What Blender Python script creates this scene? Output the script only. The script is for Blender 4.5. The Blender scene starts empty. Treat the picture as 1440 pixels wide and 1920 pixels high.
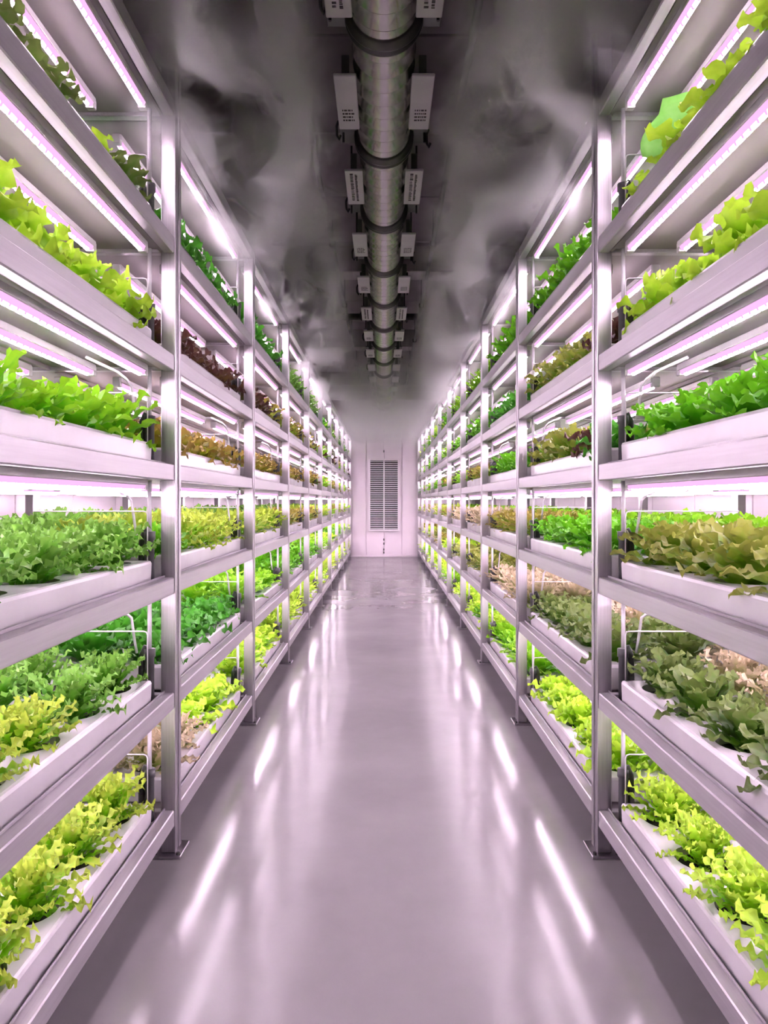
import bpy, math, random
import numpy as np

# ------------------------------------------------------------------ scene, camera, light, exposure
scene = bpy.context.scene
C = scene.collection
PI = math.pi
F_PX, CAM_H = 1400.0, 1.5

cam_d = bpy.data.cameras.new('camera')
cam_d.sensor_width = 36.0
cam_d.lens = F_PX / 1920.0 * 36.0
cam_d.shift_y = -20.0 / 1920.0
cam_d.clip_start = 0.02
cam_d.clip_end = 100.0
cam = bpy.data.objects.new('camera', cam_d)
C.objects.link(cam)
cam.location = (0.0, 0.0, CAM_H)
cam.rotation_euler = (PI / 2, 0, 0)
scene.camera = cam

world = bpy.data.worlds.new('world')
scene.world = world
world.use_nodes = True
world.node_tree.nodes['Background'].inputs[0].default_value = (0.05, 0.045, 0.05, 1)
world.node_tree.nodes['Background'].inputs[1].default_value = 0.2

scene.view_settings.view_transform = 'Standard'
scene.view_settings.look = 'None'
scene.view_settings.gamma = 1.0
scene.view_settings.use_curve_mapping = False
scene.view_settings.exposure = 0.1
LED_STRENGTH = 62.0          # every grow light bar shares this
LED_COLOR = (1.0, 0.775, 0.965)
try:
    scene.cycles.max_bounces = 7
    scene.cycles.diffuse_bounces = 4
    scene.cycles.glossy_bounces = 2
    scene.cycles.transmission_bounces = 4
    scene.cycles.transparent_max_bounces = 8
    scene.cycles.volume_bounces = 4
    scene.cycles.volume_step_rate = 1.0
    scene.cycles.volume_max_steps = 48
    scene.cycles.caustics_reflective = False
    scene.cycles.caustics_refractive = False
    scene.cycles.sample_clamp_indirect = 4.0
    scene.cycles.use_light_tree = False
    scene.cycles.adaptive_threshold = 0.2
    scene.cycles.light_sampling_threshold = 0.04
except Exception:
    pass

# ------------------------------------------------------------------ measured layout (metres)
D0 = 3.158                   # near face of the first post in view
BAY = 1.869                  # post spacing
NB = 9                       # bays beyond the first post
END = D0 + NB * BAY + 0.16   # end wall
XF = {-1: 0.887, 1: 0.907}   # aisle face of each rack
DEPTH = 1.53
TOPS = [0.194, 0.692, 1.178, 1.657, 2.120, 2.620, 3.200]   # rail tops, six shelves and top frame
RH = 0.07
POST_W, POST_D = 0.057, 0.09
CEIL = 4.25
WALLX = 2.62
BAYS = list(range(-1, NB))
TRAY_L = BAY - POST_D - 0.06 - 0.12
TRAY_W = 1.42
TRAY_IN = 0.055
SIDE = {-1: 'left', 1: 'right'}
TIER = ['bottom', 'second', 'third', 'fourth', 'fifth', 'top']
ORD = ['nearest', 'second', 'third', 'fourth', 'fifth', 'sixth', 'seventh', 'eighth', 'ninth', 'last']
NTH = ['first', 'second', 'third', 'fourth', 'fifth']
post_y = lambda n: D0 + n * BAY
bay_mid = lambda b: post_y(b) + POST_D + 0.06 + TRAY_L / 2

# ------------------------------------------------------------------ helpers
def lin(hexs):
    v = [int(hexs[i:i + 2], 16) / 255 for i in (1, 3, 5)]
    return tuple(c / 12.92 if c <= 0.04045 else ((c + 0.055) / 1.055) ** 2.4 for c in v) + (1.0,)

class MB:
    """collects shapes for one mesh"""
    def __init__(self):
        self.v, self.f = [], []
    def add(self, vs, fs):
        o = len(self.v)
        self.v += [tuple(p) for p in vs]
        self.f += [tuple(i + o for i in q) for q in fs]
        return self
    def box(self, x0, x1, y0, y1, z0, z1):
        return self.add([(x0, y0, z0), (x1, y0, z0), (x1, y1, z0), (x0, y1, z0), (x0, y0, z1), (x1, y0, z1), (x1, y1, z1), (x0, y1, z1)],
                        [(3, 2, 1, 0), (4, 5, 6, 7), (0, 1, 5, 4), (1, 2, 6, 5), (2, 3, 7, 6), (3, 0, 4, 7)])
    def cbox(self, x0, x1, y0, y1, z0, z1, c):
        """box with every edge chamfered"""
        P, idx = [], {}
        for i, x in enumerate((x0, x1)):
            for j, y in enumerate((y0, y1)):
                for k, z in enumerate((z0, z1)):
                    sx, sy, sz = (1 - 2 * i), (1 - 2 * j), (1 - 2 * k)
                    for a in range(3):
                        p = [x + sx * c, y + sy * c, z + sz * c]
                        p[a] = (x, y, z)[a]
                        idx[i, j, k, a] = len(P)
                        P.append(p)
        cen = np.array([(x0 + x1) / 2, (y0 + y1) / 2, (z0 + z1) / 2])
        fs = []
        def put(q):
            a = np.array([P[i] for i in q])
            n = np.cross(a[1] - a[0], a[2] - a[0])
            fs.append(tuple(q) if np.dot(n, a.mean(0) - cen) > 0 else tuple(q[::-1]))
        for s in (0, 1):
            put([idx[s, 0, 0, 0], idx[s, 1, 0, 0], idx[s, 1, 1, 0], idx[s, 0, 1, 0]])
            put([idx[0, s, 0, 1], idx[1, s, 0, 1], idx[1, s, 1, 1], idx[0, s, 1, 1]])
            put([idx[0, 0, s, 2], idx[1, 0, s, 2], idx[1, 1, s, 2], idx[0, 1, s, 2]])
        for a in (0, 1):
            for b in (0, 1):
                put([idx[0, a, b, 1], idx[1, a, b, 1], idx[1, a, b, 2], idx[0, a, b, 2]])
                put([idx[a, 0, b, 0], idx[a, 1, b, 0], idx[a, 1, b, 2], idx[a, 0, b, 2]])
                put([idx[a, b, 0, 0], idx[a, b, 1, 0], idx[a, b, 1, 1], idx[a, b, 0, 1]])
        for i in (0, 1):
            for j in (0, 1):
                for k in (0, 1):
                    put([idx[i, j, k, 0], idx[i, j, k, 1], idx[i, j, k, 2]])
        return self.add(P, fs)
    def tube(self, pts, r, n=8, cap=True):
        """tube along a polyline; r a number or one per point"""
        pts = [np.array(p, float) for p in pts]
        rs = [r] * len(pts) if isinstance(r, (int, float)) else list(r)
        base = len(self.v)
        prev = None
        for i, p in enumerate(pts):
            t = pts[min(i + 1, len(pts) - 1)] - pts[max(i - 1, 0)]
            t /= np.linalg.norm(t)
            if prev is None:
                a = np.array([0, 0, 1.0]) if abs(t[2]) < 0.9 else np.array([1.0, 0, 0])
                u = np.cross(t, a)
            else:
                u = prev - t * np.dot(prev, t)
            u /= np.linalg.norm(u)
            prev = u
            w = np.cross(t, u)
            for k in range(n):
                a = 2 * PI * k / n
                self.v.append(tuple(p + rs[i] * (math.cos(a) * u + math.sin(a) * w)))
        for i in range(len(pts) - 1):
            for k in range(n):
                a, b = base + i * n + k, base + i * n + (k + 1) % n
                self.f.append((a, b, b + n, a + n))
        if cap:
            self.f.append(tuple(base + k for k in range(n))[::-1])
            self.f.append(tuple(base + (len(pts) - 1) * n + k for k in range(n)))
        return self
    def lathe_y(self, prof, n=40):
        """prof: (radius, y) list, around the y axis"""
        base = len(self.v)
        for r, y in prof:
            for k in range(n):
                a = 2 * PI * k / n
                self.v.append((r * math.cos(a), y, r * math.sin(a)))
        for i in range(len(prof) - 1):
            for k in range(n):
                a, b = base + i * n + k, base + i * n + (k + 1) % n
                self.f.append((a, a + n, b + n, b))
        return self
    def mesh(self, name, mat, smooth=False):
        me = bpy.data.meshes.new(name)
        me.from_pydata(self.v, [], self.f)
        if mat:
            me.materials.append(mat)
        if smooth:
            me.polygons.foreach_set('use_smooth', [True] * len(me.polygons))
        me.update()
        return me

def obj(name, me, parent=None, loc=(0, 0, 0), rz=0.0):
    o = bpy.data.objects.new(name, me)
    C.objects.link(o)
    o.location = loc
    o.rotation_euler = (0, 0, rz)
    if parent is not None:
        o.parent = parent
    return o

def tag(o, label=None, cat=None, group=None, kind=None):
    if label: o['label'] = label
    if cat: o['category'] = cat
    if group: o['group'] = group
    if kind: o['kind'] = kind
    return o

# ------------------------------------------------------------------ materials
def new_mat(name):
    m = bpy.data.materials.new(name)
    m.use_nodes = True
    nt = m.node_tree
    return m, nt, nt.nodes['Principled BSDF']

def noise(nt, scale, detail=3.0, rough=0.55, coord='Object', stretch=None):
    tc = nt.nodes.new('ShaderNodeTexCoord')
    n = nt.nodes.new('ShaderNodeTexNoise')
    n.inputs['Scale'].default_value = scale
    n.inputs['Detail'].default_value = detail
    n.inputs['Roughness'].default_value = rough
    if stretch:
        mp = nt.nodes.new('ShaderNodeMapping')
        mp.inputs['Scale'].default_value = stretch
        nt.links.new(tc.outputs[coord], mp.inputs[0])
        nt.links.new(mp.outputs[0], n.inputs['Vector'])
    else:
        nt.links.new(tc.outputs[coord], n.inputs['Vector'])
    return n

def ramp(nt, src, stops):
    r = nt.nodes.new('ShaderNodeValToRGB')
    e = r.color_ramp.elements
    while len(e) < len(stops):
        e.new(0.5)
    for el, (p, c) in zip(e, stops):
        el.position = p
        el.color = c if len(c) == 4 else tuple(c) + (1,)
    nt.links.new(src, r.inputs[0])
    return r

def bump(nt, bsdf, src, strength, dist=0.01):
    b = nt.nodes.new('ShaderNodeBump')
    b.inputs['Strength'].default_value = strength
    b.inputs['Distance'].default_value = dist
    nt.links.new(src, b.inputs['Height'])
    nt.links.new(b.outputs[0], bsdf.inputs['Normal'])

def surface(name, col, col2=None, rough=0.5, metal=0.0, nscale=6.0, stretch=None, rvar=0.0, bmp=0.0, spec=0.5, coat=0.0):
    m, nt, b = new_mat(name)
    n = noise(nt, nscale, stretch=stretch)
    c1 = lin(col); c2 = lin(col2) if col2 else c1
    r = ramp(nt, n.outputs[0], [(0.3, c1), (0.7, c2)])
    nt.links.new(r.outputs[0], b.inputs['Base Color'])
    b.inputs['Metallic'].default_value = metal
    b.inputs['Roughness'].default_value = rough
    b.inputs['Specular IOR Level'].default_value = spec
    b.inputs['Coat Weight'].default_value = coat
    b.inputs['Coat Roughness'].default_value = 0.12
    if rvar:
        rr = nt.nodes.new('ShaderNodeMapRange')
        rr.inputs[1].default_value = 0.3; rr.inputs[2].default_value = 0.7
        rr.inputs[3].default_value = rough - rvar; rr.inputs[4].default_value = rough + rvar
        nt.links.new(n.outputs[0], rr.inputs[0])
        nt.links.new(rr.outputs[0], b.inputs['Roughness'])
    if bmp:
        bump(nt, b, n.outputs[0], bmp)
    return m

M = {}
M['steel'] = surface('brushed_steel', '#C6C2C6', '#D6D2D6', rough=0.34, metal=1.0, nscale=5, stretch=(60, 60, 1.2), rvar=0.06)
M['rail'] = surface('satin_rail', '#C2BDC2', '#CECACE', rough=0.36, metal=0.55, nscale=3, stretch=(40, 1, 40), rvar=0.05)
M['panel'] = surface('shelf_panel_white', '#9C9497', '#ACA4A7', rough=0.5, nscale=2.2, stretch=(3, 0.7, 3), rvar=0.08, bmp=0.05)
M['tray'] = surface('tray_plastic', '#D8D4D8', '#E0DDE0', rough=0.22, nscale=4, rvar=0.05, bmp=0.05, coat=0.2)
M['medium'] = surface('growing_medium', '#0C0B09', '#1A1612', rough=0.9, nscale=60)
M['wall'] = surface('wall_panel', '#D8CDD4', '#DED4DA', rough=0.4, nscale=1.2)
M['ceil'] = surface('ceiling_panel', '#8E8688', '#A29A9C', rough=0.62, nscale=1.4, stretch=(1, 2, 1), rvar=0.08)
M['beam'] = surface('beam_panel', '#B4ACAE', '#CCC4C6', rough=0.5, nscale=3, stretch=(6, 1, 0.6))
M['duct'] = surface('galvanised_duct', '#D6D4D0', '#E2E0DC', rough=0.2, metal=1.0, nscale=9, rvar=0.03, bmp=0.006)
M['dark'] = surface('dark_rubber', '#1C1C1E', '#2A2A2C', rough=0.45, nscale=20)
M['grey_pipe'] = surface('grey_pipe', '#4A4B4C', '#5C5D5E', rough=0.35, nscale=14)
M['clamp'] = surface('dark_clamp', '#4A4A48', '#5A5A58', rough=0.35, metal=0.8, nscale=10)
M['plate'] = surface('hanger_plate', '#6A6E69', '#787C77', rough=0.4, metal=0.6, nscale=6)
M['white'] = surface('white_plate', '#E2DDE0', '#EAE6E8', rough=0.4, nscale=8)
M['print'] = surface('dark_print', '#2A2626', '#3A3434', rough=0.6, nscale=30)
M['tube'] = surface('pale_tube', '#D8D5D8', '#E2E0E2', rough=0.2, nscale=20)
M['louver'] = surface('louver_white', '#DDD3DA', '#E3DAE0', rough=0.4, nscale=4)
M['void'] = surface('louver_gap_shade', '#0E0B0D', '#161214', rough=0.8, nscale=4)  # near-black colour stands in for the shade between the louvre slats

def floor_mat():
    m, nt, b = new_mat('epoxy_floor')
    n = noise(nt, 1.1, 5.0, 0.6)
    r = ramp(nt, n.outputs[0], [(0.3, lin('#8C898B')), (0.7, lin('#999698'))])
    nt.links.new(r.outputs[0], b.inputs['Base Color'])
    mr = nt.nodes.new('ShaderNodeMapRange')
    mr.inputs[1].default_value = 0.35; mr.inputs[2].default_value = 0.65
    mr.inputs[3].default_value = 0.12; mr.inputs[4].default_value = 0.20
    nt.links.new(n.outputs[0], mr.inputs[0])
    nt.links.new(mr.outputs[0], b.inputs['Roughness'])
    b.inputs['Specular IOR Level'].default_value = 0.6
    n2 = noise(nt, 45.0, 3.0, 0.6)
    n3 = noise(nt, 9.0, 2.0, 0.5)
    mx = nt.nodes.new('ShaderNodeMath'); mx.operation = 'MULTIPLY_ADD'
    mx.inputs[1].default_value = 0.25
    nt.links.new(n2.outputs[0], mx.inputs[0])
    nt.links.new(n3.outputs[0], mx.inputs[2])
    bump(nt, b, mx.outputs[0], 0.022, 0.01)
    return m
M['floor'] = floor_mat()

def glow_mat(name, color, strength):
    m, nt, b = new_mat(name)
    nt.nodes.remove(b)
    e = nt.nodes.new('ShaderNodeEmission')
    e.inputs[0].default_value = color + (1,)
    e.inputs[1].default_value = strength
    nt.links.new(e.outputs[0], nt.nodes['Material Output'].inputs[0])
    return m
M['strip'] = glow_mat('led_strip', (1.0, 0.50, 0.93), 1.1)
M['led'] = glow_mat('led_diode', LED_COLOR, LED_STRENGTH)

def clear_mat():
    m, nt, b = new_mat('clear_acrylic')
    nt.nodes.remove(b)
    gl = nt.nodes.new('ShaderNodeBsdfGlossy'); gl.inputs['Roughness'].default_value = 0.05
    tr = nt.nodes.new('ShaderNodeBsdfTransparent'); tr.inputs[0].default_value = (0.95, 0.97, 0.95, 1)
    fr = nt.nodes.new('ShaderNodeFresnel'); fr.inputs[0].default_value = 1.45
    mx = nt.nodes.new('ShaderNodeMixShader')
    nt.links.new(fr.outputs[0], mx.inputs[0])
    nt.links.new(tr.outputs[0], mx.inputs[1])
    nt.links.new(gl.outputs[0], mx.inputs[2])
    nt.links.new(mx.outputs[0], nt.nodes['Material Output'].inputs[0])
    return m
M['clear'] = clear_mat()

def green_patch_mat():  # green tint of a light patch, put into the colour of an added sheet
    m, nt, b = new_mat('pale_green_light_patch')
    nt.nodes.remove(b)
    n = noise(nt, 12.0)
    r = ramp(nt, n.outputs[0], [(0.3, lin('#96E468')), (0.7, lin('#B8F090'))])
    d = nt.nodes.new('ShaderNodeBsdfDiffuse'); t = nt.nodes.new('ShaderNodeBsdfTranslucent')
    nt.links.new(r.outputs[0], d.inputs[0]); nt.links.new(r.outputs[0], t.inputs[0])
    mx = nt.nodes.new('ShaderNodeMixShader'); mx.inputs[0].default_value = 0.55
    nt.links.new(d.outputs[0], mx.inputs[1]); nt.links.new(t.outputs[0], mx.inputs[2])
    nt.links.new(mx.outputs[0], nt.nodes['Material Output'].inputs[0])
    return m
M['light_patch'] = green_patch_mat()

def leaf_mat(name, base, mid, tip):
    """base, mid and tip are the leaf's own colours along its length"""
    m, nt, b = new_mat(name)
    at = nt.nodes.new('ShaderNodeAttribute'); at.attribute_name = 'leafc'
    sep = nt.nodes.new('ShaderNodeSeparateColor')
    nt.links.new(at.outputs['Color'], sep.inputs[0])
    n = noise(nt, 38.0, 3.0, 0.6)
    ad = nt.nodes.new('ShaderNodeMath'); ad.operation = 'MULTIPLY_ADD'
    ad.inputs[1].default_value = 0.5
    nt.links.new(n.outputs[0], ad.inputs[0])
    a2 = nt.nodes.new('ShaderNodeMath'); a2.operation = 'MULTIPLY_ADD'
    a2.inputs[1].default_value = 0.22
    nt.links.new(sep.outputs[1], a2.inputs[0])
    nt.links.new(sep.outputs[0], a2.inputs[2])
    a3 = nt.nodes.new('ShaderNodeMath'); a3.operation = 'ADD'; a3.inputs[1].default_value = -0.25
    nt.links.new(a2.outputs[0], a3.inputs[0])
    nt.links.new(a3.outputs[0], ad.inputs[2])
    r = ramp(nt, ad.outputs[0], [(0.08, lin(base)), (0.55, lin(mid)), (0.95, lin(tip))])
    oi = nt.nodes.new('ShaderNodeObjectInfo')
    hs = nt.nodes.new('ShaderNodeHueSaturation')
    mr = nt.nodes.new('ShaderNodeMapRange')
    mr.inputs[3].default_value = 0.8; mr.inputs[4].default_value = 1.2
    nt.links.new(sep.outputs[2], mr.inputs[0])
    nt.links.new(mr.outputs[0], hs.inputs['Value'])
    nt.links.new(r.outputs[0], hs.inputs['Color'])
    nt.links.new(hs.outputs[0], b.inputs['Base Color'])
    b.inputs['Roughness'].default_value = 0.42
    b.inputs['Specular IOR Level'].default_value = 0.35
    t = nt.nodes.new('ShaderNodeBsdfTranslucent')
    nt.links.new(hs.outputs[0], t.inputs[0])
    mx = nt.nodes.new('ShaderNodeMixShader'); mx.inputs[0].default_value = 0.36
    nt.links.new(b.outputs[0], mx.inputs[1]); nt.links.new(t.outputs[0], mx.inputs[2])
    nt.links.new(mx.outputs[0], nt.nodes['Material Output'].inputs[0])
    return m

# ------------------------------------------------------------------ the room
YN = -2.6                                              # wall behind the camera
fl = obj('floor', MB().box(-WALLX - 0.1, WALLX + 0.1, YN - 0.1, END + 0.1, -0.1, 0.0).mesh('floor', M['floor']))
tag(fl, 'glossy grey epoxy floor of the aisle', 'floor', kind='structure')

ceiling = obj('ceiling', MB().box(-WALLX - 0.1, WALLX + 0.1, YN - 0.1, END + 0.1, CEIL + 0.015, CEIL + 0.12).mesh('ceiling', M['ceil']))
tag(ceiling, 'dark grey panelled ceiling above the racks', 'ceiling', kind='structure')
cp = MB().cbox(-0.865, 0.865, -0.575, 0.575, -0.012, 0.014, 0.006).mesh('ceiling_panel', M['ceil'])
yy = YN + 0.58
while yy < END:
    for x in (-1.745, 0.0, 1.745):
        obj('ceiling_panel', cp, ceiling, (x, yy, CEIL))
    yy += 1.165

for s in (-1, 1):
    w = obj('wall_' + SIDE[s], MB().box(min(s * WALLX, s * (WALLX + 0.1)), max(s * WALLX, s * (WALLX + 0.1)), YN - 0.1, END + 0.1, 0, CEIL + 0.1).mesh('wall', M['wall']))
    tag(w, 'pale insulated wall behind the %s rack' % SIDE[s], 'wall', kind='structure')
    wp = MB().cbox(-0.014, 0.014, -0.486, 0.486, 0.0, CEIL - 0.02, 0.006).mesh('wall_panel', M['wall'])
    yy = YN + 0.5
    while yy < END - 0.3:
        obj('wall_panel', wp, w, (s * (WALLX - 0.014), yy, 0.002))
        yy += 0.98
wb = obj('wall_back', MB().box(-WALLX, WALLX, END + 0.012, END + 0.1, 0, CEIL + 0.1).mesh('wall', M['wall']))
tag(wb, 'pale pinkish end wall closing the aisle', 'wall', kind='structure')
for x0, x1 in ((-2.6, -1.5), (-1.5, -0.48), (-0.48, 0.0), (0.0, 0.48), (0.48, 1.5), (1.5, 2.6)):
    obj('wall_panel', MB().cbox(x0 + 0.006, x1 - 0.006, END - 0.014, END + 0.014, 0.0, CEIL - 0.02, 0.005).mesh('wall_panel', M['wall']), wb)
for z in (0.12, 0.2, 0.36, 0.47, 2.85, 3.4):
    obj('seam_clip', MB().cbox(-0.02, 0.012, END - 0.022, END - 0.012, z - 0.03, z + 0.03, 0.003).mesh('seam_clip', M['clamp']), wb)
wf = obj('wall_front', MB().box(-WALLX, WALLX, YN - 0.1, YN, 0, CEIL + 0.1).mesh('wall', M['wall']))
tag(wf, 'pale wall at the near end of the aisle', 'wall', kind='structure')
bb = obj('baseboard_back', MB().cbox(-0.9, 0.9, END - 0.03, END - 0.013, 0.0, 0.05, 0.004).mesh('baseboard', M['louver']))
tag(bb, 'low pale skirting along the end wall', 'baseboard', kind='structure')

# louvre on the end wall
lv = obj('wall_louver', None, None, (0, END - 0.014, 0.70))
tag(lv, 'tall white slatted louvre vent in the middle of the end wall', 'vent')
LW, LH = 0.83, 1.94
fr = MB()
fr.cbox(-LW / 2, -LW / 2 + 0.045, -0.06, 0.0, 0, LH, 0.005).cbox(LW / 2 - 0.045, LW / 2, -0.06, 0.0, 0, LH, 0.005)
fr.cbox(-LW / 2 + 0.045, LW / 2 - 0.045, -0.06, 0.0, 0, 0.045, 0.005).cbox(-LW / 2 + 0.045, LW / 2 - 0.045, -0.06, 0.0, LH - 0.045, LH, 0.005)
obj('frame', fr.mesh('louver_frame', M['louver']), lv)
obj('mullion', MB().cbox(-0.016, 0.016, -0.062, -0.004, 0.045, LH - 0.045, 0.004).mesh('mullion', M['louver']), lv)
obj('gap_shade', MB().box(-LW / 2 + 0.02, LW / 2 - 0.02, -0.006, -0.002, 0.02, LH - 0.02).mesh('gap_shade', M['void']), lv)  # dark sheet that paints the shade in the slat gaps
hw = LW / 2 - 0.045 - 0.016
sl = MB().add([(-hw / 2, -0.056, -0.013), (hw / 2, -0.056, -0.013), (hw / 2, -0.014, 0.000), (-hw / 2, -0.014, 0.000),
               (-hw / 2, -0.056, 0.004), (hw / 2, -0.056, 0.004), (hw / 2, -0.014, 0.008), (-hw / 2, -0.014, 0.008)],
              [(3, 2, 1, 0), (4, 5, 6, 7), (0, 1, 5, 4), (1, 2, 6, 5), (2, 3, 7, 6), (3, 0, 4, 7)]).mesh('slat', M['louver'])
NS = 36
for k in range(NS):
    z = 0.07 + k * (LH - 0.14) / (NS - 1)
    for sx in (-1, 1):
        obj('slat', sl, lv, (sx * (0.016 + hw / 2), 0, z))

# ceiling beams, cross pipe, conduits
for i, y in enumerate((8.0, 11.9, 15.8)):
    t = obj('trim_%d' % (i + 1), MB().cbox(-WALLX, WALLX, y, y + 0.3, CEIL - 0.29, CEIL - 0.002, 0.008).mesh('beam', M['beam']))
    tag(t, ['grey downstand beam crossing the ceiling nearest the camera', 'second grey ceiling beam from the camera', 'farthest grey ceiling beam near the end wall'][i], 'beam', kind='structure')
cpipe = obj('cross_pipe', MB().tube([(-1.05, 10.0, 3.97), (1.05, 10.0, 3.97)], 0.045, 10).mesh('cross_pipe', M['dark'], True))
tag(cpipe, 'dark pipe running crosswise under the ceiling behind the duct', 'pipe')
for x in (-1.0, 1.0):
    obj('pipe_hanger', MB().tube([(x, 10.0, 4.0), (x, 10.0, CEIL - 0.01)], 0.012, 6).mesh('pipe_hanger', M['dark']), cpipe)
for x, lab in ((-0.485, 'grey conduit along the ceiling left of the duct'), (0.46, 'grey conduit along the ceiling right of the duct')):
    c = obj('ceiling_conduit', MB().tube([(x, 1.5, 3.915), (x, 17.6, 3.915)], 0.02, 8).mesh('ceiling_conduit', M['plate'], True))
    tag(c, lab, 'conduit', 'conduits under the ceiling')
    for y in (3.0, 5.0, 7.0, 9.2, 11.2, 13.2, 15.2):
        obj('conduit_strap', MB().cbox(x - 0.03, x + 0.03, y, y + 0.03, 3.89, 3.94, 0.004).tube([(x, y + 0.015, 3.93), (x, y + 0.015, CEIL - 0.011)], 0.008, 6).mesh('conduit_strap', M['dark']), c)

# ------------------------------------------------------------------ ventilation duct
DZ, DR = 3.75, 0.155
duct = obj('ventilation_duct', None, None, (0, 0, DZ))
tag(duct, 'ribbed galvanised ventilation duct hung along the middle of the ceiling', 'duct')
rings = [1.25, 2.40, 3.45] + [4.62 + 1.135 * k for k in range(12)]
for i in range(len(rings) - 1):
    y0, y1 = rings[i], rings[i + 1]
    nr = 9
    prof = []
    for k in range(nr):
        a = y0 + (y1 - y0) * k / nr
        st = (y1 - y0) / nr
        prof += [(DR, a), (DR, a + st - 0.022), (DR + 0.004, a + st - 0.016), (DR + 0.004, a + st - 0.008), (DR, a + st - 0.001)]
    prof.append((DR, y1))
    obj('duct_section', MB().lathe_y(prof, 40).mesh('duct_section', M['duct'], True), duct)
ring_me = MB().lathe_y([(DR - 0.002, -0.05), (DR + 0.014, -0.05), (DR + 0.016, -0.03), (DR + 0.028, -0.026), (DR + 0.028, -0.012), (DR + 0.016, -0.008), (DR + 0.016, 0.008), (DR + 0.028, 0.012), (DR + 0.028, 0.026), (DR + 0.014, 0.034), (DR - 0.002, 0.05)], 40).mesh('clamp_ring', M['clamp'], True)
plate_me = MB().cbox(-0.27, 0.27, -0.40, 0.14, 0.0, 0.012, 0.003).mesh('hanger_plate', M['plate'])
rod_me = MB().tube([(0, 0, 0), (0, 0, CEIL - DZ + 0.03)], 0.008, 6).mesh('hanger_rod', M['dark'])
hook_me = MB().tube([(0, 0, 0.03), (-0.012, 0, 0), (-0.01, 0.01, -0.05), (0.004, 0.01, -0.075), (0.012, 0.01, -0.05)], 0.009, 6).mesh('hanger_hook', M['dark'], True)
for i, y in enumerate(rings[1:]):
    obj('clamp_ring', ring_me, duct, (0, y, 0))
    p = obj('hanger_plate', plate_me, duct, (0, y, 0.03))
    for sx in (-1, 1):
        obj('hanger_rod', rod_me, p, (sx * 0.25, 0.0, -0.06))
    obj('hanger_hook', hook_me, p, (-0.275, -0.1, -0.01))
    if i % 2 == 0:
        obj('hanger_hook', hook_me, p, (0.275, 0.0, -0.01))
cap = MB().lathe_y([(0.001, 0.02), (DR - 0.03, 0.02), (DR + 0.01, 0.0), (DR + 0.01, -0.05)], 32)
obj('end_cap', cap.mesh('end_cap', M['duct'], True), duct, (0, rings[-1] + 0.03, 0))
# white marker plates either side of the duct, with their small dark print
mp_me = MB().cbox(-0.058, 0.058, -0.27, 0.27, 0.0, 0.018, 0.004).mesh('marker_plate', M['white'])
def print_mesh(kind, seed):
    rg = random.Random(seed)
    m = MB()
    def bar(x0, x1, y0, y1):
        m.box(x0, x1, y0, y1, -0.0012, 0.001)
    if kind == 'barcode':
        y = -0.2
        while y < 0.2:
            h = rg.choice((0.006, 0.01, 0.014))
            bar(-0.026, -0.004 - rg.random() * 0.006, y, y + h)
            y += h + rg.choice((0.006, 0.01, 0.014))
        y = -0.22
        while y < 0.2:
            h = rg.choice((0.008, 0.014, 0.02))
            bar(0.006, 0.016 + rg.random() * 0.006, y, y + h)
            y += h + 0.006
        bar(-0.026, -0.006, -0.235, -0.21)
    else:
        for r in range(4):
            x = -0.03
            while x < 0.03:
                w = rg.choice((0.006, 0.01, 0.016))
                bar(x, min(x + w, 0.036), 0.05 + r * 0.035, 0.066 + r * 0.035)
                x += w + 0.004
    return m.mesh('print', M['print'])
pm = [print_mesh('barcode', 1), print_mesh('barcode', 2), print_mesh('text', 3), print_mesh('text', 4)]
br_me = MB().cbox(-0.02, 0.02, -0.02, 0.02, 0.018, 0.15, 0.003).mesh('plate_bracket', M['plate'])
centres = [3.03, 4.02] + [5.10 + 1.145 * k for k in range(11)]
for i, y in enumerate(centres):
    for sx in (-1, 1):
        p = obj('marker_plate', mp_me, duct, (sx * 0.198, y, -0.115))
        if i < 8:
            obj('print', pm[(0 if i in (0, 2, 3 + 2) else 2) + (sx > 0)], p)
        for yb in (-0.18, 0.18):
            obj('plate_bracket', br_me, p, (0, yb, 0))

# ------------------------------------------------------------------ racks
def post_mesh(h):
    m = MB().cbox(-POST_W / 2, POST_W / 2, -POST_D / 2, POST_D / 2, 0.012, h, 0.003)
    return m.mesh('post', M['steel'])
post_tall, post_std = post_mesh(CEIL - 0.015), post_mesh(TOPS[6])
fl_me = {}
def flange_mesh(h, key):
    if key not in fl_me:
        fl_me[key] = MB().cbox(-0.004, 0.0045, -POST_D / 2, -POST_D / 2 + 0.03, 0.012, h, 0.0015).cbox(-0.004, 0.0045, POST_D / 2 - 0.03, POST_D / 2, 0.012, h, 0.0015).mesh('flange', M['steel'])
    return fl_me[key]
foot_me = MB().cbox(-0.062, 0.062, -0.075, 0.075, 0.0, 0.012, 0.002).mesh('foot_plate', M['steel'])
bolt_me = MB().tube([(0, 0, 0.011), (0, 0, 0.022)], 0.008, 6).mesh('anchor_bolt', M['clamp'])
rail_me = MB().cbox(-0.0225, 0.0225, -(BAY - POST_D) / 2, (BAY - POST_D) / 2, -RH, 0, 0.004).mesh('rail', M['rail'])
lip_me = MB().cbox(-0.003, 0.003, -(BAY - POST_D) / 2, (BAY - POST_D) / 2, 0.0, 0.009, 0.001).mesh('rail_lip', M['rail'])
cross_me = MB().cbox(-(DEPTH - 2 * POST_W) / 2, (DEPTH - 2 * POST_W) / 2, -0.02, 0.02, -0.065, -0.012, 0.003).mesh('crossbeam', M['rail'])
PW = 0.472
panel_me = MB().cbox(-PW / 2, PW / 2, -(BAY - 0.07) / 2, (BAY - 0.07) / 2, -0.008, 0.0, 0.002)
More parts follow.
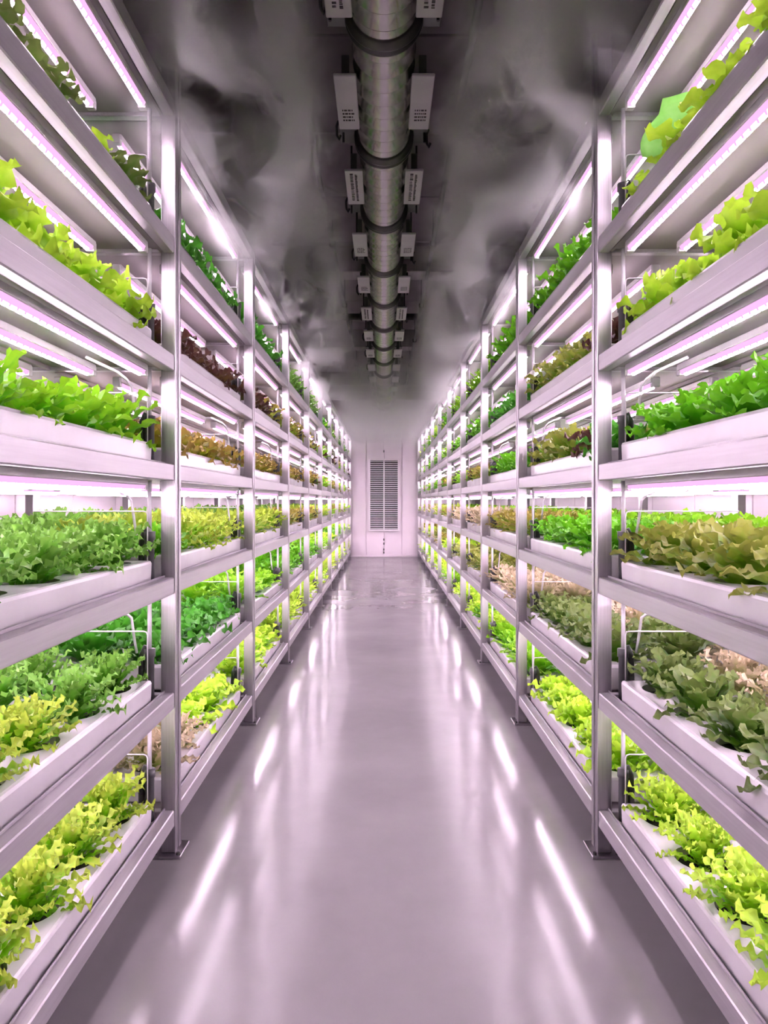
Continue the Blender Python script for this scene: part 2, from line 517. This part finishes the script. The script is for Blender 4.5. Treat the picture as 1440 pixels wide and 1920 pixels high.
panel_me.box(-PW / 2, -PW / 2 + 0.012, -(BAY - 0.07) / 2, (BAY - 0.07) / 2, -0.022, -0.006)
panel_me = panel_me.mesh('shelf_panel', M['panel'])
racks = {}
for s in (-1, 1):
    rk = obj('grow_rack', None, None, (0, 0, 0))
    tag(rk, 'long six-tier steel grow rack lining the %s side of the aisle' % SIDE[s], 'rack', 'grow racks')
    racks[s] = rk
    uf = XF[s]
    for n in range(-1, NB + 1):
        y = post_y(n) + POST_D / 2
        tall = n == 0
        for u in (uf + POST_W / 2, uf + DEPTH - POST_W / 2):
            front = u < 1.2
            p = obj('post', post_tall if tall and front else post_std, rk, (s * u, y, 0))
            if front:
                obj('flange', flange_mesh((CEIL - 0.015) if tall else TOPS[6], tall), p, (-s * POST_W / 2, 0, 0), 0 if s < 0 else PI)
            if n < 7:
                ft = obj('foot_plate', foot_me, p)
                if n < 3 and front:
                    for bx, by in ((-0.048, -0.058), (0.048, -0.058)):
                        b_ = obj('anchor_bolt', bolt_me, p, (bx, by, 0))
        for zt in TOPS:
            obj('crossbeam', cross_me, rk, (s * (uf + DEPTH / 2), y - 0.015, zt))
    for b in BAYS:
        ym = (post_y(b) + POST_D + post_y(b + 1)) / 2
        for i, zt in enumerate(TOPS):
            r = obj('rail', rail_me, rk, (s * (uf + 0.0225), ym, zt))
            if i < 6:
                obj('rail_lip', lip_me, r, (s * 0.0195, 0, 0))
            if i < 6 or True:
                obj('rear_rail', rail_me, rk, (s * (uf + DEPTH - 0.0225), ym, zt))
            for k in range(3):
                obj('shelf_panel', panel_me, rk, (s * (uf + 0.05 + PW / 2 + k * (PW + 0.006)), ym, zt - 0.042), 0 if s > 0 else PI)

# ------------------------------------------------------------------ grow lights
LED_L = BAY - POST_D - 0.20
def led_geo(m, part, x=0, y=0, z=0):
    h = LED_L / 2
    if part == 'housing':
        m.cbox(x - 0.02, x + 0.02, y - h, y + h, z - 0.026, z, 0.003)
        m.cbox(x - 0.017, x + 0.017, y - h - 0.012, y - h + 0.02, z - 0.046, z - 0.004, 0.003)
        m.cbox(x - 0.017, x + 0.017, y + h - 0.02, y + h + 0.012, z - 0.046, z - 0.004, 0.003)
    else:
        pr = [(-0.0165, -0.026), (-0.010, -0.042), (0.010, -0.042), (0.0165, -0.026)]
        vs = [(x + a, y + e, z + c) for e in (-h + 0.02, h - 0.02) for a, c in pr]
        if part == 'strip':
            m.add(vs, [(i, i + 4, i + 5, i + 1) for i in range(3)])
        else:
            pr = [(-0.0075, -0.0425), (-0.004, -0.050), (0.004, -0.050), (0.0075, -0.0425)]
            nseg = 36 if part == 'diodes' else 1
            st = (LED_L - 0.06) / nseg
            for q in range(nseg):
                a0 = y - h + 0.03 + q * st
                a1 = a0 + st * (0.72 if nseg > 1 else 0.72 / 0.72)
                m.add([(x + a, e, z + c) for e in (a0, a1) for a, c in pr], [(i, i + 4, i + 5, i + 1) for i in range(3)])
    return m
led_h = led_geo(MB(), 'housing').mesh('led_housing', M['white'])
led_d = led_geo(MB(), 'strip').mesh('led_strip', M['strip'])
led_n = led_geo(MB(), 'diodes').mesh('led_diodes', M['led'])
led_f = led_geo(MB(), 'line').mesh('led_diodes', M['led'])
LROWS = [0.09, 0.30, 0.56, 0.90, 1.25]
rest_h, rest_d, rest_n = MB(), MB(), MB()
SHELFN = ['', 'second', 'third', 'fourth', 'fifth', 'sixth', 'top']
for s in (-1, 1):
    for b in BAYS:
        yc = bay_mid(b)
        for i in range(1, 7):
            for k, u in enumerate(LROWS if b < 2 else LROWS[:2] + [0.95]):
                x, z = s * (XF[s] + u), TOPS[i] - RH + (0.018 if i <= 2 else 0.004)
                if k == 0 or (k == 1 and b < 5) or (k == 2 and b < 2 and i > 2):
                    o = obj('grow_light_bar', led_h, None, (x, yc, z))
                    tag(o, 'pink-white grow light bar in %s row under %s %s shelf, %s bay' % (['front', 'second', 'third'][k], SIDE[s] + ' rack', SHELFN[i] if i < 6 else 'uppermost', ORD[b + 1]),
                        'grow light', 'grow light bars under the shelves')
                    obj('light_strip', led_d, o)
                    obj('diode_row', led_n if b < 3 else led_f, o)
                else:
                    led_geo(rest_h, 'housing', x, yc, z)
                    led_geo(rest_d, 'strip', x, yc, z)
                    led_geo(rest_n, 'line', x, yc, z)
o = obj('far_grow_lights', rest_h.mesh('far_grow_lights', M['white']))
tag(o, 'remaining grow light bars deep inside both racks', 'grow light', kind='stuff')
for nm, mb_, mt_ in (('light_strip', rest_d, 'strip'), ('diode_row', rest_n, 'led')):
    d_ = obj(nm, mb_.mesh(nm, M[mt_]), o)
    d_['kind'] = 'stuff'

# ------------------------------------------------------------------ trays
NROW = 5
ROW_P = TRAY_W / (NROW - 0.25)
COL_P = TRAY_L / 5
HOLE_R = 0.098
TRAY_H = 0.112
ROW_U = [0.135 + 0.285 * k for k in range(NROW)]       # row centres from the tray front
COL_Y = [(-2 + k) * COL_P for k in range(5)]
def tray_mesh():
    m = MB()
    L2, W, H, rc = TRAY_L / 2, TRAY_W, TRAY_H, 0.012
    # top with round planting holes, one square cell each
    xs = [rc] + [(ROW_U[k] + ROW_U[k + 1]) / 2 for k in range(NROW - 1)] + [W - rc]
    ys = [-L2 + rc] + [(COL_Y[k] + COL_Y[k + 1]) / 2 for k in range(4)] + [L2 - rc]
    NSEG = 24
    for a in range(NROW):
        for c in range(5):
            cx, cy = ROW_U[a], COL_Y[c]
            x0, x1, y0, y1 = xs[a], xs[a + 1], ys[c], ys[c + 1]
            outer, rim, inn = [], [], []
            for k in range(NSEG):
                t = 2 * PI * (k + 0.5) / NSEG
                dx, dy = math.cos(t), math.sin(t)
                tx = ((x1 - cx) if dx > 0 else (x0 - cx)) / dx
                ty = ((y1 - cy) if dy > 0 else (y0 - cy)) / dy
                q = min(tx, ty)
                outer.append((cx + dx * q, cy + dy * q, H))
                rim.append((cx + dx * HOLE_R, cy + dy * HOLE_R, H))
                inn.append((cx + dx * (HOLE_R - 0.004), cy + dy * (HOLE_R - 0.004), H - 0.05))
            fs = []
            for k in range(NSEG):
                j = (k + 1) % NSEG
                fs.append((k, j, NSEG + j, NSEG + k))
                fs.append((NSEG + k, NSEG + j, 2 * NSEG + j, 2 * NSEG + k))
            m.add(outer + rim + inn, fs)
            # corner triangles left by the radial cut
            for (qx, qy) in ((x0, y0), (x1, y0), (x1, y1), (x0, y1)):
                near = sorted(outer, key=lambda p: (p[0] - qx) ** 2 + (p[1] - qy) ** 2)[:2]
                if abs(near[0][0] - near[1][0]) > 1e-6 and abs(near[0][1] - near[1][1]) > 1e-6:
                    tri = [(qx, qy, H), near[0], near[1]]
                    ar = (tri[1][0] - qx) * (tri[2][1] - qy) - (tri[2][0] - qx) * (tri[1][1] - qy)
                    m.add(tri if ar > 0 else [tri[0], tri[2], tri[1]], [(0, 1, 2)])
    # rounded sides: loops of a rounded rectangle, slightly tapered
    def loop(ins, z, rad):
        pts = []
        for (cx, cy, a0) in ((W - ins - rad, L2 - ins - rad, 0), (ins + rad, L2 - ins - rad, 90), (ins + rad, -L2 + ins + rad, 180), (W - ins - rad, -L2 + ins + rad, 270)):
            for k in range(4):
                a = math.radians(a0 + 30 * k)
                pts.append((cx + rad * math.cos(a), cy + rad * math.sin(a), z))
        return pts
    loops = [loop(rc, H, 0.001), loop(0.004, H - 0.003, 0.008), loop(0.0, H - 0.012, 0.012), loop(0.003, 0.006, 0.012), loop(0.008, 0.0, 0.01)]
    base = len(m.v)
    n = 16
    for lp in loops:
        m.v += lp
    for i in range(len(loops) - 1):
        for k in range(n):
            a, b_ = base + i * n + k, base + i * n + (k + 1) % n
            m.f.append((a, a + n, b_ + n, b_))
    m.f.append(tuple(base + (len(loops) - 1) * n + k for k in range(n))[::-1])
    return m.mesh('tray_body', M['tray'])
tray_me = tray_mesh()
md = MB()
for a in range(NROW):
    for c in range(5):
        n0 = len(md.v)
        md.v += [(ROW_U[a] + (HOLE_R - 0.002) * math.cos(2 * PI * k / 14), COL_Y[c] + (HOLE_R - 0.002) * math.sin(2 * PI * k / 14), TRAY_H - 0.03) for k in range(14)]
        md.f.append(tuple(range(n0, n0 + 14)))
medium_me = md.mesh('growing_medium', M['medium'])
tray_z = lambda i: TOPS[i] + 0.082 - TRAY_H
for s in (-1, 1):
    for b in BAYS:
        for i in range(6):
            t = obj('grow_tray', tray_me, None, (s * (XF[s] + TRAY_IN), bay_mid(b), tray_z(i)), 0 if s > 0 else PI)
            tag(t, 'white plastic grow tray on %s tier of %s rack, %s bay' % (TIER[i], SIDE[s], ORD[b + 1]), 'tray', 'white grow trays on the racks')
            g = obj('growing_medium', medium_me, t)
            g['kind'] = 'stuff'

# ------------------------------------------------------------------ lettuces
VAR = {   # name: (leaf colours base, mid, tip, shape, words)
    'yellow': ('#6CBC0A', '#80C810', '#B4CC48', 'frisee', 'yellow-green frilly lettuce'),
    'lime':   ('#7CC810', '#98D818', '#BCE840', 'ruffle', 'lime green ruffled lettuce'),
    'limef':  ('#7FCB12', '#98D61C', '#BFE448', 'frisee', 'lime green frilly lettuce'),
    'vivid':  ('#54A40C', '#469A0E', '#68B41E', 'oak', 'vivid green leafy lettuce'),
    'green':  ('#5C9E10', '#4E9618', '#7CB048', 'frisee', 'mid green frilly lettuce'),
    'dark':   ('#3E8C0C', '#308410', '#4C9A2C', 'ruffle', 'deep green crinkled lettuce'),
    'bright': ('#68B80C', '#5EB40E', '#8ECC28', 'oak', 'bright green lobed lettuce'),
    'red':    ('#607C20', '#544620', '#4C3028', 'ruffle', 'dark red-purple lettuce'),
    'amber':  ('#84B414', '#96A41E', '#94803A', 'ruffle', 'amber tinted ruffled lettuce'),
    'tan':    ('#86B830', '#ACB068', '#CEBE9C', 'frisee', 'pinkish tan frilly lettuce'),
    'olive':  ('#6CA010', '#648F18', '#8C9440', 'oak', 'olive tan lobed lettuce'),
    'grey':   ('#5C9018', '#4C7C1C', '#6C8040', 'oak', 'dark grey-green lobed lettuce'),
    'mixed':  ('#74B418', '#86B420', '#948A3C', 'oak', 'brown tinted green lettuce'),
}
SHAPE = {  # N leaves, length, half width, outer and inner lean, bend, ruffle, ruffle freq, lobe, cup
    'frisee': (46, 0.225, 0.024, 66, 5, 30, 0.013, 6.0, 0.42, 0.20),
    'ruffle': (24, 0.200, 0.050, 76, 7, 28, 0.019, 3.6, 0.16, 0.26),
    'oak':    (30, 0.215, 0.037, 68, 6, 34, 0.013, 3.4, 0.32, 0.20),
}
def leaf_geo(rng, L, W, th0, bend, az, rows, cols, ruf, rf, lobe, cup, base_r, lid):
    t = np.linspace(0, 1, rows + 1)
    th = th0 + bend * t ** 1.6
    ds = L / rows
    r = base_r + np.concatenate([[0], np.cumsum(np.sin((th[1:] + th[:-1]) / 2)) * ds])
    z = np.concatenate([[0], np.cumsum(np.cos((th[1:] + th[:-1]) / 2)) * ds])
    w = W * (0.16 + 0.84 * np.clip(np.sin(PI * t ** 1.25 * 0.93), 0, 1) ** 0.8)
    lb = np.ones_like(t)
    if rows >= 8:
        per = 2 if rows < 14 else 4
        lb = 1 + lobe * np.cos(2 * PI * np.arange(rows + 1) / per + rng.uniform(0, 1))
    sg = np.linspace(-1, 1, cols + 1)
    T, S = np.meshgrid(np.arange(rows + 1), sg, indexing='ij')
    tt = t[T]
    ed = np.abs(S)
    ww = w[T] * (1 + (lb[T] - 1) * ed ** 2)
    ph, ph2 = rng.uniform(0, 2 * PI), rng.uniform(0, 2 * PI)
    disp = cup * ww * S ** 2 + ruf * ed ** 1.5 * np.sin(2 * PI * rf * tt + ph + np.sign(S) * ph2) * (0.25 + 0.75 * tt) + 0.35 * ruf * np.sin(5.0 * S + 9 * tt + ph2) * tt
    nr, nz = -np.cos(th)[T], np.sin(th)[T]
    R = r[T] + nr * disp
    Z = z[T] + nz * disp
    X = S * ww + 0.25 * ruf * np.sin(2 * PI * rf * 1.3 * tt + ph2)
    ca, sa = math.cos(az), math.sin(az)
    V = np.stack([R * ca - X * sa, R * sa + X * ca, Z], -1).reshape(-1, 3)
    A = np.stack([tt, ed, np.full_like(tt, lid), np.ones_like(tt)], -1).reshape(-1, 4)
    i = (np.arange(rows)[:, None] * (cols + 1) + np.arange(cols)[None, :]).reshape(-1)
    Fq = np.stack([i, i + 1, i + cols + 2, i + cols + 1], -1)
    return V, Fq, A

def plant_leaves(shape, seed, rows, cols, nmul=1.0):
    rng = np.random.default_rng(seed)
    N, L, W, to, ti, bd, ruf, rf, lobe, cup = SHAPE[shape]
    N = max(8, int(N * nmul))
    out = []
    for k in range(N):
        f = k / (N - 1)
        th = math.radians(to + (ti - to) * f ** 0.85 + rng.uniform(-7, 7))
        az = k * 2.39996 + rng.uniform(-0.25, 0.25)
        ll = L * (0.80 + 0.20 * math.sin(PI * min(1, f * 1.25))) * rng.uniform(0.88, 1.1)
        out.append(leaf_geo(rng, ll, W * (1 / nmul) ** 0.5 * rng.uniform(0.85, 1.15) * (1 - 0.25 * f), th, math.radians(bd * rng.uniform(0.5, 1.3)), az, rows, cols,
                            ruf * rng.uniform(0.7, 1.3), rf, lobe, cup, 0.014 * (1 - f), rng.uniform(0, 1)))
    return out

def np_mesh(name, V, Fq, A, mat_list, midx=None):
    me = bpy.data.meshes.new(name)
    nv, nf = len(V), len(Fq)
    me.vertices.add(nv)
    me.vertices.foreach_set('co', np.ascontiguousarray(V, dtype=np.float32).ravel())
    me.loops.add(nf * 4)
    me.loops.foreach_set('vertex_index', np.ascontiguousarray(Fq, dtype=np.int32).ravel())
    me.polygons.add(nf)
    me.polygons.foreach_set('loop_start', np.arange(nf, dtype=np.int32) * 4)
    me.polygons.foreach_set('use_smooth', np.ones(nf, dtype=bool))
    for m in mat_list:
        me.materials.append(m)
    if midx is not None:
        me.polygons.foreach_set('material_index', midx.astype(np.int32))
    at = me.attributes.new('leafc', 'FLOAT_COLOR', 'POINT')
    at.data.foreach_set('color', np.ascontiguousarray(A, dtype=np.float32).ravel())
    me.update(calc_edges=True)
    return me

def join(parts):
    o, Vs, Fs, As = 0, [], [], []
    for V, Fq, A in parts:
        Vs.append(V); Fs.append(Fq + o); As.append(A)
        o += len(V)
    return np.concatenate(Vs), np.concatenate(Fs), np.concatenate(As)

LM = {k: leaf_mat('lettuce_' + k, *v[:3]) for k, v in VAR.items()}
NVAR = 3
near_cache, mid_cache, low_cache = {}, {}, {}
def near_leaves(v, q):
    if (v, q) not in near_cache:
        near_cache[v, q] = [np_mesh('leaf', *g, [LM[v]]) for g in plant_leaves(VAR[v][3], 100 + q, 20, 4)]
    return near_cache[v, q]
def mid_plant(v, q):
    if (v, q) not in mid_cache:
        mid_cache[v, q] = np_mesh('lettuce_head', *join(plant_leaves(VAR[v][3], 200 + q, 9, 4)), [LM[v]])
    return mid_cache[v, q]
def low_plant(v, q, lod):
    k = (VAR[v][3], q, lod)
    if k not in low_cache:
        low_cache[k] = join(plant_leaves(VAR[v][3], 300 + q, 8, 4, 0.8) if lod == 0 else plant_leaves(VAR[v][3], 300 + q, 5, 2, 0.62))
    return low_cache[k]

# what grows where, as the photograph shows it: [bottom ... top] per bay
PLAN = {
    -1: {-1: ['yellow', 'green', 'green', 'bright', 'lime', 'grey'],
         0: ['lime', 'dark', 'yellow', 'amber', 'red', 'dark'],
         1: ['lime', 'bright', 'yellow', 'amber', 'red', 'dark'],
         2: ['limef', 'vivid', 'mixed', 'amber', 'mixed', 'green']},
    1: {-1: ['limef', 'grey', 'olive', 'vivid', 'lime', 'lime'],
        0: ['lime', 'grey', 'vivid', 'olive', 'olive', 'vivid'],
        1: ['bright', 'tan', 'mixed', 'vivid', 'dark', 'vivid'],
        2: ['lime', 'olive', 'tan', 'mixed', 'vivid', 'bright']},
}
FAR = {-1: [['limef', 'lime', 'yellow'], ['vivid', 'bright', 'lime'], ['mixed', 'yellow', 'bright'], ['amber', 'bright', 'mixed'], ['mixed', 'bright', 'red'], ['green', 'dark', 'bright']],
       1: [['lime', 'bright', 'limef'], ['olive', 'lime', 'mixed'], ['tan', 'mixed', 'yellow'], ['bright', 'mixed', 'vivid'], ['vivid', 'bright', 'green'], ['bright', 'vivid', 'lime']]}
BACK = {-1: ['lime', 'bright', 'green', 'bright', 'lime', 'dark'], 1: ['limef', 'tan', 'bright', 'vivid', 'lime', 'vivid']}
def variety(s, b, i, row, k):
    if b <= 2:
        v = PLAN[s][b][i]
    else:
        v = FAR[s][i][(b * 7 + i * 3) % 3]
    if row >= 2:
        v = BACK[s][i]
    # the odd heads out
    sp = {(-1, -1, 1, 0, 2): 'yellow', (-1, -1, 1, 0, 1): 'yellow', (-1, 0, 0, 0, 0): 'tan', (-1, 0, 0, 0, 1): 'tan', (-1, 0, 0, 1, 0): 'tan',
          (1, 0, 4, 0, 0): 'red', (1, 0, 3, 0, 0): 'dark', (1, 0, 3, 0, 1): 'red', (-1, 0, 2, 0, 0): 'vivid', (-1, 1, 4, 0, 4): 'mixed',
          (1, 0, 1, 1, 2): 'tan', (1, 0, 1, 1, 3): 'tan', (1, 2, 0, 0, 2): 'vivid', (-1, -1, 5, 0, 3): 'lime', (1, -1, 2, 1, 4): 'tan', (1, -1, 1, 1, 4): 'tan', (1, -1, 1, 1, 3): 'tan'}
    return sp.get((s, b, i, row, k), v)
HSC = [1.02, 1.05, 1.08, 1.12, 1.18, 1.32]

rnd = random.Random(11)
stuff_parts, stuff_mid = [], []
vkeys = list(VAR)
counts = [0, 0]
for s in (-1, 1):
    for b in BAYS:
        for i in range(6):
            rows = NROW if i < 3 else (3 if b < 2 else 2)
            for row in range(rows):
                for k in range(5):
                    v = variety(s, b, i, row, k)
                    u = XF[s] + TRAY_IN + ROW_U[row] + rnd.uniform(-0.012, 0.012)
                    y = bay_mid(b) + COL_Y[k] + rnd.uniform(-0.015, 0.015)
                    z = tray_z(i) + TRAY_H - 0.032
                    sc = rnd.uniform(0.9, 1.1)
                    sz = sc * (HSC[i] if i < 5 or b >= 0 else (0.9 if s < 0 else 0.72)) * rnd.uniform(0.93, 1.08)
                    rz = rnd.uniform(0, 2 * PI)
                    q = rnd.randrange(NVAR)
                    if b == -1 and i < 2:
                        sc *= 0.9
                    single = not (b == -1 and k == 0) and (row == 0 and (b <= 2 or (b == 3 and k < 2))) or (row == 1 and i < 3 and b <= 0)
                    if single:
                        leaves = b == -1 or (b == 0 and row == 0)
                        pos = (4 - k) if b == -1 else k
                        name = 'lettuce'
                        o = obj(name, None if leaves else mid_plant(v, q), None, (s * u, y, z), rz)
                        o.scale = (sc, sc, sz)
                        tag(o, '%s, %s row, %s from %s post, %s %s tier, %s bay' % (VAR[v][4], 'front' if row == 0 else 'second', NTH[pos], 'far' if b == -1 else 'near', SIDE[s], TIER[i], ORD[b + 1]),
                            'lettuce', 'lettuces growing in the racks')
                        if leaves:
                            for me in near_leaves(v, q):
                                obj('leaf', me, o)
                        counts[0] += 1
                    else:
                        counts[1] += 1
                        d = y
                        lod = 0 if (b <= 1 and row <= 2 and not (b == -1 and k == 0)) or (row == 0 and b <= 4) else 1
                        V, Fq, A = low_plant(v, q, lod)
                        ca, sa = math.cos(rz) * sc, math.sin(rz) * sc
                        W_ = np.stack([V[:, 0] * ca - V[:, 1] * sa + s * u, V[:, 0] * sa + V[:, 1] * ca + y, V[:, 2] * sz + z], -1)
                        stuff_parts.append((W_, Fq, A))
                        stuff_mid.append(np.full(len(Fq), vkeys.index(v)))
V, Fq, A = join(stuff_parts)
canopy = obj('lettuce_canopy', np_mesh('lettuce_canopy', V, Fq, A, [LM[k] for k in vkeys], np.concatenate(stuff_mid)))
tag(canopy, 'dense mass of lettuces filling the rear rows and far bays of both racks', 'lettuce', kind='stuff')
print('lettuces', counts, 'canopy quads', len(Fq))

# ------------------------------------------------------------------ pipes, hoses and clear end panels beside the posts
for s in (-1, 1):
    for n in range(0, 5):
        for i in range(6):
            zt = tray_z(i) + TRAY_H
            ztop = TOPS[i + 1] - RH
            xb = s * (XF[s] + 0.085)
            yb = post_y(n) - 0.062
            o = obj('drain_pipe', MB().tube([(0, 0, -0.10), (0, 0, 0.08), (0, 0, 0.082), (0, 0, 0.115)], [0.019, 0.019, 0.024, 0.024], 10).mesh('drain_pipe', M['grey_pipe'], True), None, (xb, yb, zt))
            tag(o, 'dark drain pipe by post %s on %s tier of %s rack' % (['nearest the camera', 'second nearest', 'third nearest', 'fourth nearest', 'fifth nearest'][n], TIER[i], SIDE[s]), 'pipe', 'drain pipes beside the posts')
            obj('riser', MB().tube([(0, 0, 0.115), (0.0, 0, ztop - zt - 0.002)], 0.009, 8).mesh('riser', M['tube'], True), o)
            obj('black_sleeve', MB().tube([(s * 0.034, 0.004, -0.10), (s * 0.034, 0.004, 0.03), (s * 0.03, 0.0, 0.09), (s * 0.012, 0, 0.125)], 0.014, 8).mesh('black_sleeve', M['dark'], True), o)
            if n < 3 and 0 < i < 4:
                h = ztop - zt
                c = obj('feed_tube', MB().tube([(s * 0.05, -0.01, 0.10), (s * 0.055, -0.02, h * 0.45), (s * 0.06, -0.045, h * 0.75), (s * 0.062, -0.10, h - 0.06), (s * 0.062, -0.2, h - 0.048), (s * 0.062, -0.5, h - 0.05)], 0.006, 8).mesh('feed_tube', M['tube'], True), None, (xb, yb, zt))
                tag(c, 'pale curved feed tube above %s tier tray of %s rack, by %s post' % (TIER[i], SIDE[s], ['first', 'second', 'third'][n]), 'tube', 'feed tubes at the tray ends')
            if n < 2:
                w_, h_ = 0.46, 0.20
                rim = MB().cbox(0, w_, -0.0025, 0.0025, 0, h_, 0.001).mesh('splash_panel', M['clear'])
                p = obj('splash_panel', rim, None, (s * (XF[s] + TRAY_IN + 0.015), bay_mid(n - 1) + TRAY_L / 2 - 0.018, zt), 0 if s > 0 else PI)
                tag(p, 'clear acrylic end panel on %s tier of %s rack, by %s post' % (TIER[i], SIDE[s], ['first', 'second'][n]), 'panel', 'clear end panels on the trays')
                obj('panel_edge', MB().tube([(0.0, 0, 0.0), (0.0, 0, h_ - 0.015), (0.004, 0, h_ - 0.004), (0.015, 0, h_), (w_, 0, h_)], 0.003, 6).mesh('panel_edge', M['tube'], True), p)

# ------------------------------------------------------------------ added sheet standing in for green-tinted light by the first right-hand post
light_patch = MB()
nu, nv = 8, 8
for a in range(nu + 1):
    for c in range(nv + 1):
        fu, fv = a / nu, c / nv
        wdt = 0.115 * (0.55 + 0.45 * math.sin(PI * min(1, fv + 0.25)))
        light_patch.v.append((1.105 + (fu - 0.5) * 2 * wdt + 0.05 * fv, 2.90 + 0.03 * math.sin(3 * fu + 2 * fv), 2.84 + 0.24 * fv))
for a in range(nu):
    for c in range(nv):
        i0 = a * (nv + 1) + c
        light_patch.f.append((i0, i0 + nv + 1, i0 + nv + 2, i0 + 1))
fo = obj('green_light_patch', light_patch.mesh('green_light_patch', M['light_patch'], True))
sd = fo.modifiers.new('thickness', 'SOLIDIFY'); sd.thickness = 0.003
tag(fo, 'made-up green sheet imitating tinted light under uppermost right shelf beside the first post', 'light_patch')

# ------------------------------------------------------------------ drifting mist above the racks
def mist_mat(seed, dens, thr, left, right):
    m = bpy.data.materials.new('mist')
    m.use_nodes = True
    nt = m.node_tree
    nt.nodes.remove(nt.nodes['Principled BSDF'])
    L = nt.links.new
    def math_(op, a, b=None, clamp=False):
        n = nt.nodes.new('ShaderNodeMath'); n.operation = op; n.use_clamp = clamp
        for k, q in enumerate((a, b)):
            if q is None: continue
            if isinstance(q, (int, float)): n.inputs[k].default_value = q
            else: L(q, n.inputs[k])
        return n.outputs[0]
    tc = nt.nodes.new('ShaderNodeTexCoord')
    mp = nt.nodes.new('ShaderNodeMapping')
    mp.inputs['Location'].default_value = (seed, seed * 1.7, 0)
    mp.inputs['Rotation'].default_value = (0.2, 0.5, 0.3)
    mp.inputs['Scale'].default_value = (1.0, 0.75, 1.25)
    L(tc.outputs['Object'], mp.inputs[0])
    n = nt.nodes.new('ShaderNodeTexNoise')
    n.inputs['Scale'].default_value = 1.8
    n.inputs['Detail'].default_value = 3.0
    n.inputs['Roughness'].default_value = 0.62
    n.inputs['Distortion'].default_value = 0.9
    L(mp.outputs[0], n.inputs['Vector'])
    cl = math_('MULTIPLY', math_('SUBTRACT', n.outputs[0], thr), 8.0, True)
    # soft ellipsoid edge so that the bank fades out into the air
    sx = nt.nodes.new('ShaderNodeSeparateXYZ')
    L(tc.outputs['Generated'], sx.inputs[0])
    def hump(v, lo, hi):
        f = nt.nodes.new('ShaderNodeMapRange'); f.interpolation_type = 'SMOOTHSTEP'
        L(v, f.inputs[0]); f.inputs[1].default_value = 0.0; f.inputs[2].default_value = lo
        g = nt.nodes.new('ShaderNodeMapRange'); g.interpolation_type = 'SMOOTHSTEP'
        L(v, g.inputs[0]); g.inputs[1].default_value = 1.0; g.inputs[2].default_value = hi
        return math_('MULTIPLY', f.outputs[0], g.outputs[0])
    e = math_('MULTIPLY', math_('MULTIPLY', hump(sx.outputs[0], 0.12 if left else (0.8 if right else 0.15), 0.2 if left else (0.88 if right else 0.85)), hump(sx.outputs[1], 0.12, 0.85)), hump(sx.outputs[2], 0.45, 0.8))
    d = math_('MULTIPLY', math_('MULTIPLY', cl, e), dens)
    v = nt.nodes.new('ShaderNodeVolumeScatter')
    v.inputs['Color'].default_value = (0.995, 0.985, 0.995, 1)
    v.inputs['Anisotropy'].default_value = -0.2
    L(d, v.inputs['Density'])
    L(v.outputs[0], nt.nodes['Material Output'].inputs['Volume'])
    return m
BANKS = [   # y0, y1, x0, x1, z0, z1, density, threshold, seed, words
    (2.3, 6.6, -1.02, -0.22, 2.85, 4.2, 26.0, 0.512, 4.6, 'thick pale mist billowing over near part of left rack'),
    (2.3, 6.6, 0.22, 1.04, 2.85, 4.2, 26.0, 0.515, 14.6, 'thick pale mist billowing over near part of right rack'),
    (6.8, 11.5, -1.0, -0.34, 2.75, 4.2, 20.0, 0.51, 24.6, 'pale mist rising halfway along left rack'),
    (6.8, 11.5, 0.34, 1.0, 2.75, 4.2, 20.0, 0.51, 34.6, 'pale mist rising halfway along right rack'),
    (11.0, 19.0, -1.0, 1.0, 2.5, 4.2, 0.55, 0.38, 7.7, 'even haze hanging below the ceiling at the far end'),
]
for y0, y1, x0, x1, z0, z1, dn, th, sd_, lab in BANKS:
    o = obj('mist', MB().box(0, x1 - x0, 0, y1 - y0, 0, z1 - z0).mesh('mist', mist_mat(sd_, dn, th, x0 < -0.5 and x1 < 0, x0 > 0)), None, (x0, y0, z0))
    tag(o, lab, 'mist', kind='stuff')

# alike pieces keep their names; a mesh of its own for each lets the renderer trace one flat scene
for o in list(bpy.data.objects):
    if o.type == 'MESH' and o.data.users > 1:
        o.data = o.data.copy()
